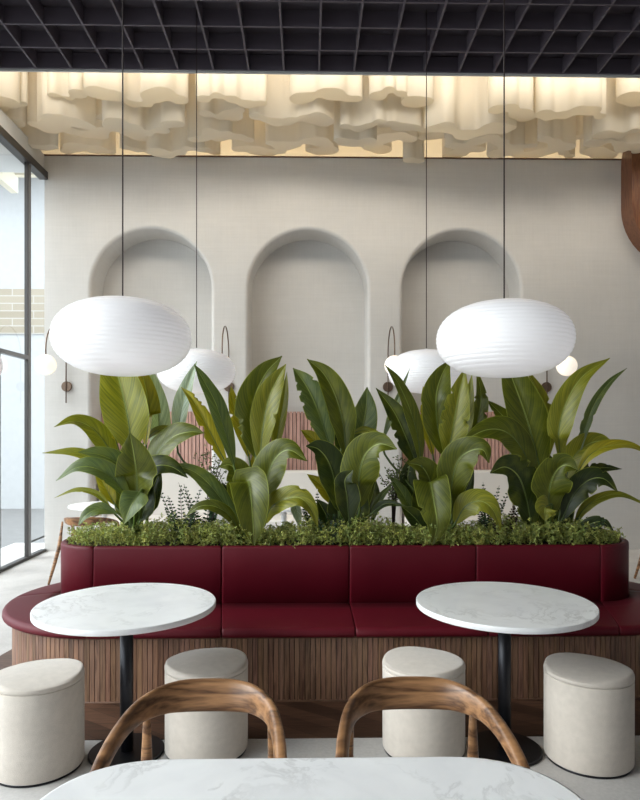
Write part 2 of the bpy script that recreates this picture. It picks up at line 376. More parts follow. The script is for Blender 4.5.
# ------------------------------------------------------------------ hanging wavy ceiling sculpture
def blobs():
    X0, X1, Y0, Y1 = -4.1, 5.2, 7.25, 8.72
    st = .02; gx = np.arange(X0-.3, X1+.3, st); gy = np.arange(Y0-.25, Y1+.30, st)
    GX, GY = np.meshgrid(gx, gy); rr = random.Random(3); fs = []; rows = 5
    for r in range(rows):
        yc = Y0+.1+(Y1-Y0-.2)*r/(rows-1); x = X0+rr.uniform(0, .6)
        while x < X1:
            n = rr.choice((4, 5, 6, 7)); f = None; cx, cy = x, yc; ph = rr.uniform(0, 6.28); am = rr.uniform(.07, .15)
            for k in range(n):
                rad = rr.choice((.07, .085, .105, .14)); cy = yc+am*math.sin(ph+k*1.35)
                dd = np.sqrt(((GX-cx))**2+((GY-cy)*1.0)**2)-rad
                if f is None: f = dd
                else:
                    h = np.clip(.5+.5*(dd-f)/.07, 0, 1); f = dd*(1-h)+f*h-.07*h*(1-h)
                cx += rr.uniform(.11, .17)
            fs.append(f); x = cx+rr.uniform(.02, .16)
    A = np.stack(fs); out = []
    srt = np.sort(A, axis=0); mn, mn2 = srt[0], srt[1]
    for i, f in enumerate(fs):
        other = np.where(f <= mn+1e-9, mn2, mn)
        g = np.maximum(f, (f-other)/2+.010)
        # marching squares -> closed loops
        segs = {}
        def ip(a, b_, pa, pb): t = a/(a-b_); return (round(pa[0]+(pb[0]-pa[0])*t, 5), round(pa[1]+(pb[1]-pa[1])*t, 5))
        neg = g < 0
        ys, xs_ = np.where(np.logical_or.reduce([neg[:-1, :-1], neg[1:, :-1], neg[:-1, 1:], neg[1:, 1:]]))
        for j, q in zip(ys, xs_):
            c = [(gx[q], gy[j]), (gx[q+1], gy[j]), (gx[q+1], gy[j+1]), (gx[q], gy[j+1])]
            v = [g[j, q], g[j, q+1], g[j+1, q+1], g[j+1, q]]
            cr = []
            for e in range(4):
                a, b_ = v[e], v[(e+1) % 4]
                if (a < 0) != (b_ < 0): cr.append((ip(a, b_, c[e], c[(e+1) % 4]), a < 0))
            outs = [p for p, s in cr if s]; ins = [p for p, s in cr if not s]
            for a, b_ in zip(outs, ins): segs[a] = b_
        best = []
        while segs:
            s0, p = segs.popitem(); loop = [s0, p]
            while p in segs: p = segs.pop(p); loop.append(p)
            if len(loop) > len(best): best = loop
        if len(best) < 24: continue
        if best[0] == best[-1]: best = best[:-1]
        P = np.array(best)
        for _ in range(3): P = (np.roll(P, 1, 0)+2*P+np.roll(P, -1, 0))/4
        P = P[::2] if len(P) > 60 else P
        out.append(P)
    return out
BL = blobs(); rz = random.Random(11)
seen = []
for P in BL:
    z = 5.16+rz.choice((0, .06, .12, .18, .24)); cx, cy = P.mean(0)
    area = .5*np.sum(P[:, 0]*np.roll(P[:, 1], -1)-P[:, 1]*np.roll(P[:, 0], -1))
    if area < 0: P = P[::-1]
    if P[:, 1].max() > BY-.02: z = max(z, TOPZ+.02+.0)
    b = MB(); n = len(P)
    rings = [[(x, y, z) for x, y in P], [(x, y, 6.99) for x, y in P]]
    b.loft(rings)
    o = b.build('ceiling_baffle', M['art'], loc=(cx, cy, z))
    seen.append((cx, cy, z, n, o))
rows_ = ['front', 'second', 'third', 'fourth', 'rearmost']
for k, (cx, cy, z, n, o) in enumerate(seen):
    tag(o, 'cream wavy lobed block hanging in the cloud of blocks above the back wall', 'ceiling baffle', 'cream wavy blocks hanging from the ceiling')
# warm cove lights inside the sculpture recess, plus an added front strip
def area(name, loc, rot, sx, sy, power, col):
    l = bpy.data.lights.new(name, 'AREA'); l.shape = 'RECTANGLE'; l.size = sx; l.size_y = sy; l.energy = power; l.color = col
    o = bpy.data.objects.new(name, l); C.objects.link(o); o.location = loc; o.rotation_euler = rot; return o
area('recess_light', (.6, 9.2, 5.36), (PI-.15, 0, 0), 9, .12, 8, (1, .88, .68))
area('recess_light', (.6, 6.56, 5.62), (PI/2-.1, 0, 0), 9, .3, 75, (1, .92, .8))  # unseen strip behind the lattice edge, added to brighten the blocks' front faces
area('recess_light', (.6, 8.2, 6.97), (0, 0, 0), 9, 1.4, 190, (1, .90, .76))
# ------------------------------------------------------------------ planter banquette
def stad(cxl, cxr, cy, r):
    def pos(u):
        u = u % 4
        if u < 1: return Vector((cxl+(cxr-cxl)*u, cy-r, 0))
        if u < 2: a = -PI/2+PI*(u-1); return Vector((cxr+r*math.cos(a), cy+r*math.sin(a), 0))
        if u < 3: return Vector((cxr+(cxl-cxr)*(u-2), cy+r, 0))
        a = PI/2+PI*(u-3); return Vector((cxl+r*math.cos(a), cy+r*math.sin(a), 0))
    return pos
PI_ = stad(-1.44, 1.99, 4.69, .31); PIN = stad(-1.44, 1.99, 4.69, .262)
SO = stad(-1.29, 1.84, 4.57, .765); BO = stad(-1.29, 1.84, 4.57, .705)
bench = thing('planter_bench', 'long rounded burgundy bench around a planter on fluted walnut base', 'bench', (.27, 4.6, 0), world=True)
def sweep(sec, u0, u1, gap, name, mat):
    """sec(u)-> closed list of 3d points; ends pinched slightly to make a seam"""
    n = max(4, int((u1-u0)*26)); us = [u0+(u1-u0)*k/n for k in range(n+1)]
    rings = []
    e = gap
    for uu, ins in [(us[0]+e*.3, .010), (us[0]+e*.8, .003), (us[0]+e*2, 0)]+[(q, 0) for q in us[1:-1]]+[(us[-1]-e*2, 0), (us[-1]-e*.8, .003), (us[-1]-e*.3, .010)]:
        ring = [Vector(p) for p in sec(uu)]
        if ins:
            c = sum(ring, Vector())/len(ring)
            ring = [p+(c-p).normalized()*ins for p in ring]
        rings.append(ring)
    b = MB(); b.loft(rings); return b.build(name, mat, bench)
def seat_sec(u):
    i, o = PI_(u), SO(u); L = (o-i).length; d = (o-i)/L
    pts = [(0, .40), (L-.015, .40), (L-.003, .408), (L, .42)]
    for k in range(7):
        a = k/6*PI/2; pts.append((L-.035+.035*math.cos(a), .425+.033*math.sin(a)))
    pts += [(L*.6, .461), (L*.3, .460), (0, .455)]
    return [i+d*a+Vector((0, 0, z)) for a, z in pts]
def back_sec(u):
    o, i = PI_(u), PIN(u); d = (i-o); L = d.length; d /= L
    pts = [(0.0, .40), (0, .815)]
    for k in range(1, 6):
        a = k/5*PI/2; pts.append((.016*(1-math.cos(a)), .822+.016*math.sin(a)))
    for k in range(0, 5):
        a = k/4*PI/2; pts.append((L-.016+.016*math.sin(a), .822+.016*math.cos(a)))
    pts.append((L, .40))
    return [o+d*a+Vector((0, 0, z)) for a, z in pts]
ux = lambda x: (x+1.44)/3.43
fs = [0, ux(-.58), ux(.28), ux(1.14), 1.0]
segs = list(zip(fs, fs[1:]))+[(1, 1.5), (1.5, 2)]+[(2+a, 2+b_) for a, b_ in zip(fs, fs[1:])]+[(3, 3.5), (3.5, 4)]
for a, b_ in segs: sweep(seat_sec, a, b_, .0022, 'seat_cushion', M['red'])
for a, b_ in segs: sweep(back_sec, a, b_, .0022, 'backrest_panel', M['red'])
# base: backing, fluted battens, trim rail, toe rail
def ringwall(b, pos, z0, z1, n=160, t=.02, inner=None):
    us = [4*k/n for k in range(n)]
    o = [pos(u) for u in us]; c = Vector((.275, 4.57, 0))
    i_ = [inner(u) for u in us]
    base = b.add([p+Vector((0, 0, z0)) for p in o]+[p+Vector((0, 0, z1)) for p in o]+[p+Vector((0, 0, z1)) for p in i_]+[p+Vector((0, 0, z0)) for p in i_])
    for k in range(n):
        m = (k+1) % n
        for q in range(4):
            w = (q+1) % 4
            b.face([base+q*n+k, base+q*n+m, base+w*n+m, base+w*n+k], smooth=q in (0, 2))
B1 = stad(-1.29, 1.84, 4.57, .69); B2 = stad(-1.29, 1.84, 4.57, .60)
b = MB(); ringwall(b, B1, 0.0, .40, inner=B2); b.build('base_core', M['slatback'], bench)
b = MB(); ringwall(b, stad(-1.29, 1.84, 4.57, .712), .384, .40, inner=B1); b.build('trim_rail', M['rail'], bench)
b = MB(); ringwall(b, stad(-1.29, 1.84, 4.57, .708), .0, .014, inner=B1); b.build('toe_rail', M['rail'], bench)
b = MB(); Ls = 3.13; La = PI*.70; tot = 2*Ls+2*La; nb = int(tot/.031); rt = random.Random(5)
def upos(s):
    s %= tot
    if s < Ls: return s/Ls
    s -= Ls
    if s < La: return 1+s/La
    s -= La
    if s < Ls: return 2+s/Ls
    return 3+(s-Ls)/La
tv = 1
for k in range(nb):
    s0 = k*tot/nb; s1 = s0+.0272
    if k % 3 == 0 or rt.random() < .5: tv = rt.uniform(.8, 1.25)
    b.tint = (tv, tv*rt.uniform(.94, 1.04), tv*rt.uniform(.88, 1.05))
    p0, p1 = BO(upos(s0)), BO(upos(s1)); q0, q1 = B1(upos(s0)), B1(upos(s1))
    i = b.add([v+Vector((0, 0, z)) for z in (.012, .386) for v in (p0, p1, q1, q0)])
    for q in ((0, 1, 5, 4), (1, 2, 6, 5), (3, 0, 4, 7), (4, 5, 6, 7)): b.face([i+w for w in q], smooth=False)
b.build('slatted_base', M['slat'], bench)
b = MB(); n = 120; c = [PIN(4*k/n)+Vector((0, 0, .812)) for k in range(n)]
i = b.add(c); b.face([i+k for k in range(n)], smooth=False); b.build('soil', M['soil'], bench)
# dark parquet laid around the bench
b = MB(); zp = .004; pts = []
for k in range(96):
    u = 4*k/96; p = stad(-1.29, 1.84, 4.57, 1)(u)
    if 1 <= u <= 2 or u >= 3:
        cx = 1.84 if u <= 2 else -1.29
        p = Vector((cx+(p.x-cx)*.92, 4.57+(p.y-4.57)*1.155, 0))
    else: p.y = 4.57+(p.y-4.57)*1.155
    pts.append(p)
b.loft([[p+Vector((0, 0, -.01)) for p in pts], [p+Vector((0, 0, zp)) for p in pts]], smooth=False)
struct(b.build('floor_parquet', M['parquet']))
# ------------------------------------------------------------------ round marble tables
def round_table(loc, label, D=.885, group='round marble pedestal tables', br=.185):
    t = thing('round_table', label, 'table', loc, group)
    b = MB(); r = D/2
    b.lathe([(r-.01, .722), (r-.002, .7225), (r, .725), (r, .747), (r-.001, .7492), (r-.004, .75)], n=96); b.build('tabletop', M['marble'], t)
    b = MB(); b.lathe([(.0325, .016), (.0325, .717)], n=32); b.lathe([(.13, .712), (.13, .7215)], n=32); b.build('pedestal', M['black'] if br == .185 else M['white'], t)
    b = MB(); b.lathe([(br, .0041), (br, .012), (br-.006, .017)], n=64); b.build('base_plate', M['black'] if br == .185 else M['white'], t)
    return t
round_table((-.910, 3.28, 0), 'round white marble table in front of the bench, under the front left lamp')
t2 = round_table((.995, 3.275, 0), 'round white marble table in front of the bench, under the front right lamp')
t2.rotation_euler.z = 2.1
round_table((-2.38, 7.65, 0), 'round white table behind the bench, beside the wooden chair on the left', .80, 'round tables behind the bench', .21)
round_table((-.28, 7.5, 0), 'round white table behind the bench, before the middle niche', .80, 'round tables behind the bench', .21)
# near table
def rrect(hx, hy, r, n=14, e=2.35):
    P = []
    for cx, cy, a0 in ((hx-r, hy-r, 0), (-hx+r, hy-r, PI/2), (-hx+r, -hy+r, PI), (hx-r, -hy+r, 1.5*PI)):
        for k in range(n+1):
            a = a0+PI/2*k/n; c, s = math.cos(a), math.sin(a)
            P.append((cx+r*math.copysign(abs(c)**(2/e), c), cy+r*math.copysign(abs(s)**(2/e), s)))
    return P
nt_ = thing('dining_table', 'large rounded white marble table nearest the viewer, chairs tucked in', 'table', (.005, 1.36, 0))
b = MB(); rings = []
for ins, z in ((.02, .718), (.003, .720), (0, .727), (0, .742), (.003, .748), (.01, .75)):
    rings.append([(x, y, z) for x, y in rrect(.655-ins, .372-ins, .30-ins*.5)])
b.loft(rings); b.build('tabletop', M['marble'], nt_)
b = MB(); b.lathe([(.04, .016), (.04, .718)], n=32); b.build('pedestal', M['black'], nt_)
b = MB(); b.lathe([(.27, .0), (.27, .012), (.264, .018)], n=64); b.build('base_plate', M['black'], nt_)
# ------------------------------------------------------------------ stools
def stool(loc, label, rot=0):
    t = thing('stool', label, 'stool', loc, 'round cream stools')
    r = .208
    b = MB(); b.lathe([(r-.006, .0), (r-.006, .012)], n=64); b.build('foot_ring', M['black'], t)
    b = MB(); b.lathe([(r-.004, .012), (r, .018), (r, .15), (r, .3), (r, .412), (r-.003, .417)], n=72); b.build('body', M['boucle'], t)
    b = MB(); n = 72; rings = []
    prof = [(r-.005, .417), (r+.001, .422), (r+.001, .432)]
    for k in range(1, 7):
        a = k/6*PI/2; prof.append((r-.022+.022*math.cos(a)+.001, .432+.02*math.sin(a)))
    for q in (.75, .55, .35, .15, .02): prof.append(((r-.022)*q, .452+.012*(1-q*q)))
    for rr, z in prof:
        rings.append([(rr*math.cos(2*PI*j/n), rr*math.sin(2*PI*j/n), z+(.009*(rr/r)**2*math.cos(2*(2*PI*j/n-rot)) if z > .444 else 0)) for j in range(n)])
    b.loft(rings); b.build('cushion', M['boucle'], t)
    return t
stool((-1.30, 3.165, 0), 'cylindrical cream stool at the far left edge, before the left marble table', .5)
stool((-.515, 3.315, 0), 'cylindrical cream stool right of the left pedestal, behind left chair back', .5)
stool((.588, 3.30, 0), 'cylindrical cream stool left of the right pedestal, behind right chair back', 2.3)
stool((1.385, 3.19, 0), 'cylindrical cream stool at the far right, beside the right marble table', 2.3)
# ------------------------------------------------------------------ armchairs with a bent back rail
def chair(loc, label, group, hs=1.0, sp=0):
    t = thing('armchair', label, 'chair', loc, group)
    # rail: (x, y, ztop, height, thickness)
    half = [(0, 0, .778, .103, .026), (.09, -.008, .776, .100, .026), (.157, -.045, .768, .088, .027), (.212, -.125, .750, .066, .030),
            (.240, -.225, .724, .048, .033), (.254, -.33, .692, .040, .035), (.257, -.42, .655, .036, .034), (.255, -.465, .60, .034, .030)]
    pts = [(-x, y, z, h, w) for x, y, z, h, w in half[::-1]]+half[1:]
    S = crv(pts, 64); b = MB(); rings = []; m = len(S)
    for i, s in enumerate(S):
        tg = Vector((S[min(i+1, m-1)]-S[max(i-1, 0)])[:3]).normalized()
        side = Vector((tg.y, -tg.x, 0)).normalized()        # horizontal, across the band
        if side.y > 0 and abs(s[0]) < .1: pass
        up = tg.cross(side).normalized()
        if up.z < 0 and abs(up.z) > .01: up = -up
        h, w = s[3]*.5, s[4]*.5
        c = Vector((s[0], s[1], s[2]*hs))-up*h
        ctr = Vector((0, -.2, c.z)); out = (c-ctr); out.z = 0; out = side if side.dot(out) > 0 else -side
        ring = []
        for k in range(16):
            a = 2*PI*k/16; ca, sa = math.cos(a), math.sin(a)
            e = .7
            px = w*math.copysign(abs(ca)**e, ca); pz = h*math.copysign(abs(sa)**e, sa)
            ring.append(c+out*(px+.22*pz)+up*pz)           # top edge leans outward
        rings.append(ring)
    b.loft(rings); b.build('back_rail', M['chair'], t)
    for s in (-1, 1):
        b = MB(); b.tube([Vector((s*.205, -.02, .72*hs)), (s*.212, .01, .58*hs), (s*.218, .03, .45*hs), (s*(.232+sp*.5), .065, .2*hs), (s*(.24+sp), .09, 0.004)], [(.008, .010), (.014, .016), (.021, .022), (.017, .018), (.012, .012)], 12)
        b.build('leg', M['chair'], t)
        b = MB(); b.tube([(s*.254, -.455, .62*hs), (s*.250, -.462, .5*hs), (s*.245, -.465, .3*hs), (s*.25, -.47, 0.004)], [.016, .019, .017, .012], 12)
        b.build('leg', M['chair'], t)
        b = MB(); b.tube([(s*.222, .02, .40*hs), (s*.25, -.46, .40*hs)], .012, 8); b.build('side_stretcher', M['chair'], t)
    b = MB(); rings = []
    for ins, z in ((.012, .425), (.0, .433), (0, .447), (.01, .457), (.04, .463)):
        rings.append([(x, y-.215, z*hs) for x, y in rrect(.235-ins, .225-ins, .12)])
    b.loft(rings); b.build('seat', M['chairseat'], t)
    b = MB(); rings = [[(x, y-.215, z*hs) for x, y in rrect(.235-.02, .225-.02, .12)] for z in (.385, .425)]
    b.loft(rings); b.build('seat_frame', M['chair'], t)
    return t
ch = chair((-.333, 2.20, 0), 'bent walnut chair tucked at the near marble table, the left one', 'walnut chairs at the near table')
copy_tree(ch, (.352, 2.205, 0), 'bent walnut chair tucked at the near marble table, the right one')
cr = chair((-2.40, 6.93, 0), 'wooden chair behind the bench, seen left of the planter', 'chairs behind the bench', .90, .07)
cr.rotation_euler.z = PI
copy_tree(cr, (3.87, 6.93, 0), 'wooden chair behind the bench at the right edge, only its leg showing', 0.0)
# ------------------------------------------------------------------ pendant lamps
def pendant(loc, label, ztop):
    t = thing('pendant_lamp', label, 'lamp', loc, 'ribbed white pendant lamps')
    b = MB(); a, h = .338, .192; prof = []; n = 190; ribs = 19
    for k in range(n+1):
        ph = -PI/2+PI*k/n*.999+.0005; c, s = math.cos(ph), math.sin(ph)
        z = h*math.copysign(abs(s)**.93, s); rr = a*abs(c)**.84
        rib = .0042*abs(math.cos(PI*ribs*(z/h+1)/2*1.0))**.6*min(1, rr/.12)
        prof.append((max(rr-.003+rib, .002), z))
    b.lathe(prof, n=72); b.build('lamp_shade', M['lamp'], t)
    b = MB(); b.tube([(0, 0, h-.003), (0, 0, ztop-loc[2])], .0038, 8); b.build('cord', M['cord'], t)
    b = MB(); b.lathe([(.03, h-.008), (.028, h+.004), (.008, h+.012)], n=24); b.build('cap', M['white'], t)
    return t
p = pendant((-.927, 3.27, 2.083), 'large ribbed white oval pendant over the left marble table', 5.33)
copy_tree(p, (.992, 3.27, 2.078), 'large ribbed white oval pendant over the right marble table')
copy_tree(p, (-.977, 5.72, 2.135), 'smaller looking ribbed white pendant behind the planter, half covered by the front left lamp')
copy_tree(p, (1.045, 5.72, 2.135), 'smaller looking ribbed white pendant behind the planter, half covered by the front right lamp')
copy_tree(p, (-2.93, 5.5, 2.17), 'ribbed white oval pendant cut off by the left edge')
# ------------------------------------------------------------------ wall sconces
def sconce(X, label):
    t = thing('wall_sconce', label, 'lamp', (X, BY, 0), 'bronze arm wall sconces', world=False)
    b = MB(); pts = [(0, -.035, 1.98), (0, -.035, 2.5)]
    pts = [(0, -.035, 1.98), (0, -.035, 2.62)]
    for k in range(1, 17):
        a = PI*k/16; pts.append((0, -.035-.335*(1-math.cos(a)), 2.62+.33*math.sin(a)))
    pts.append((0, -.705, 2.55))
    b.tube(pts, .0085, 10); b.build('arm', M['brass'], t)
    b = MB(); n = 32; rings = [[(r*math.cos(2*PI*j/n), y, 2.20+r*math.sin(2*PI*j/n)) for j in range(n)] for r, y in ((.068, 0), (.068, -.026), (.063, -.03))]
    b.loft(rings); b.build('wall_plate', M['brass'], t)
    b = MB(); prof = [(.127*math.sin(PI*k/24)+.0005, -.127*math.cos(PI*k/24)) for k in range(25)]
    b.lathe(prof, (0, -.705, 2.42), 40); b.build('globe', M['globe'], t)
    return t
s = sconce(-3.22, 'bronze wall sconce with glowing globe, leftmost, next to the glazing')
copy_tree(s, (-1.06, BY, 0), 'bronze wall sconce between the left and middle niches')
copy_tree(s, (1.075, BY, 0), 'bronze wall sconce between the middle and right niches')
copy_tree(s, (3.225, BY, 0), 'bronze wall sconce with glowing globe, rightmost, right of the niches')
# ------------------------------------------------------------------ niche panelling and sofas
for k, (c, w) in enumerate(zip(CXS, ('left', 'middle', 'right'))):
    t = thing('slat_panel', 'pinkish vertical slat panelling inside the %s niche' % w, 'wall panel', (c, BY+ND-.04, 0), 'slat panels in the niches')
    b = MB(); b.box(-NR+.005, NR-.005, .0, .035, .03, 1.86); b.build('backing', M['slatback'], t)
    b = MB(); n = 30; rt = random.Random(k)
    for i in range(n):
        x = -NR+.01+(2*NR-.02)*i/n; tt = rt.uniform(.85, 1.15); b.tint = (tt, tt, tt)
        b.box(x, x+.043, -.045, .0, .03, 1.88)
    b.build('slats', M['pinkslat'], t)
    t = thing('sofa', 'pale upholstered bench seat in the %s niche below the slats' % w, 'sofa', (c, 8.75, 0), 'pale sofas in the niches')
    b = MB(); b.box(-.77, .77, .19, .40, .36, 1.06); bevel(b.build('backrest', M['sofa'], t), .04, 4)
    b = MB(); b.box(-.77, .77, -.38, .19, .30, .46); bevel(b.build('seat', M['sofa'], t), .03, 4)
    b = MB(); b.box(-.74, .74, -.33, .38, 0.0, .30); b.build('base', M['rail'], t)
# pill-shaped wooden frame on the right
t = thing('wooden_oval_frame', 'pill shaped reddish wood frame standing out at the upper right wall', 'wall frame', (5.05, 8.45, 4.7))
def pill(hw, z0, z1, n=24):
    P = [(hw*math.cos(a), z0+hw+hw*math.sin(a)) for a in [PI+PI*k/n for k in range(n+1)]]
    return P+[(hw*math.cos(a), z1-hw+hw*math.sin(a)) for a in [PI*k/n for k in range(n+1)]]
o_, i_ = pill(.80, -.88, 1.3), pill(.66, -.74, 1.16)
b = MB(); m = len(o_)
b.loft([[(x, .3, z) for x, z in o_], [(x, .0, z) for x, z in o_], [(x, .0, z) for x, z in i_], [(x, .3, z) for x, z in i_], [(x, .3, z) for x, z in o_]], cap=False, smooth=False); b.build('rim', M['ovaldark'], t)
b = MB(); b.loft([[(x, .29, z) for x, z in i_], [(x, .10, z) for x, z in i_]]); b.build('panel', M['oval'], t)
# ------------------------------------------------------------------ broad-leaved plants
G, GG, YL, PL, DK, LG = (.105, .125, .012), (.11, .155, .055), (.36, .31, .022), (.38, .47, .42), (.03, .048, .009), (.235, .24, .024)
def leaf(par, base, pts, w, tilt=0, col=G, torn=0, d0=4.7, seed=0):
    rr = random.Random(seed)
    P = [at(p[0], p[1], d0+(p[2] if len(p) > 2 else 0)) for p in pts]
    S = [Vector(c) for c in crv(P, 34)]; n = len(S)
    if tilt >= 25: w *= .88
    notch = [(rr.uniform(.25, .85), rr.choice((-1, 1)), rr.uniform(.3, .75)) for _ in range(int(round(torn*6)))]
    if not torn and rr.random() < .35: notch = [(rr.uniform(.3, .8), rr.choice((-1, 1)), rr.uniform(.2, .5))]
    hw = w/138.3/2/max(.35, math.cos(math.radians(tilt)))
    b = MB(); j = rr.uniform(.9, 1.12); b.tint = tuple(c*j for c in col)
    NU = 10; rows = []
    prev = None
    for i, p in enumerate(S):
        t = i/(n-1)
        T = (S[min(i+1, n-1)]-S[max(i-1, 0)]).normalized()
        nf = Vector((0, -1, 0)); nf = (nf-T*nf.dot(T))
        if nf.length < .15: nf = Vector((0, -.3, 1)); nf = nf-T*nf.dot(T)
        nf.normalize(); sd = T.cross(nf).normalized()
        if prev is not None and sd.dot(prev) < 0: sd = -sd; nf = -nf
        prev = sd.copy()
        ct = math.cos(math.radians(tilt)); st = math.sin(math.radians(tilt))
        sgn = 1 if sd.z >= 0 else -1
        side = sd*ct+nf*(-st)*sgn; nrm = side.cross(T).normalized()
        if nrm.y > 0: nrm = -nrm
        # outline: quick widening, pointed tip
        wv = (min(1, (t/.30))**.62)*(1-max(0, (t-.40)/.60)**1.8)
        if t > .985: wv = .02
        wv = max(wv, .03)
        fold = .55+.15*math.sin(3*t+seed)
        row = []
        for q in range(NU+1):
            u = q/NU*2-1; au = abs(u)
            ww = wv*hw
            for nt0, ns, dp in notch:
                if u*ns > 0 and abs(t-nt0+.10*au-.05) < .016: ww *= 1-dp*max(0, au-.25)
            wav = .05*math.sin(t*17+seed+(2 if u > 0 else 0))*au**2
            zz = fold*au-.28*au**2+wav
            row.append(p+side*u*ww-nrm*zz*ww*(-1))
        rows.append(row)
    base_i = b.add([v for r_ in rows for v in r_])
    for i in range(n-1):
        for q in range(NU):
            a = base_i+i*(NU+1)+q
            b.face([a, a+1, a+NU+2, a+NU+1], uv=[(q/NU+1e-4, i/n+1e-4), ((q+1)/NU, i/n+1e-4), ((q+1)/NU, (i+1)/n), (q/NU+1e-4, (i+1)/n)])
    o = b.build('leaf', M['leaf'], par)
    # stalk running from the crown into the midrib
    B0 = Vector(base); A = S[0]; T0 = (S[2]-S[0]).normalized()
    L = (A-B0).length
    c = [B0, B0+Vector((0, 0, L*.35))+(A-B0)*.12, A-T0*L*.22, A]
    cs = []
    for k in range(11):
        t = k/10; cs.append((1-t)**3*c[0]+3*t*(1-t)**2*c[1]+3*t*t*(1-t)*c[2]+t**3*c[3])
    back = Vector((0, .004, 0))
    path = cs+[s_+back for s_ in S[1:int(n*.8):2]]
    r0 = .010+hw*.03; m = len(path)
    b = MB(); b.tube(path, [r0*(1-.85*k/(m-1)) for k in range(m)], 8)
    b.build('stalk', M['stalk'], o)
    return o
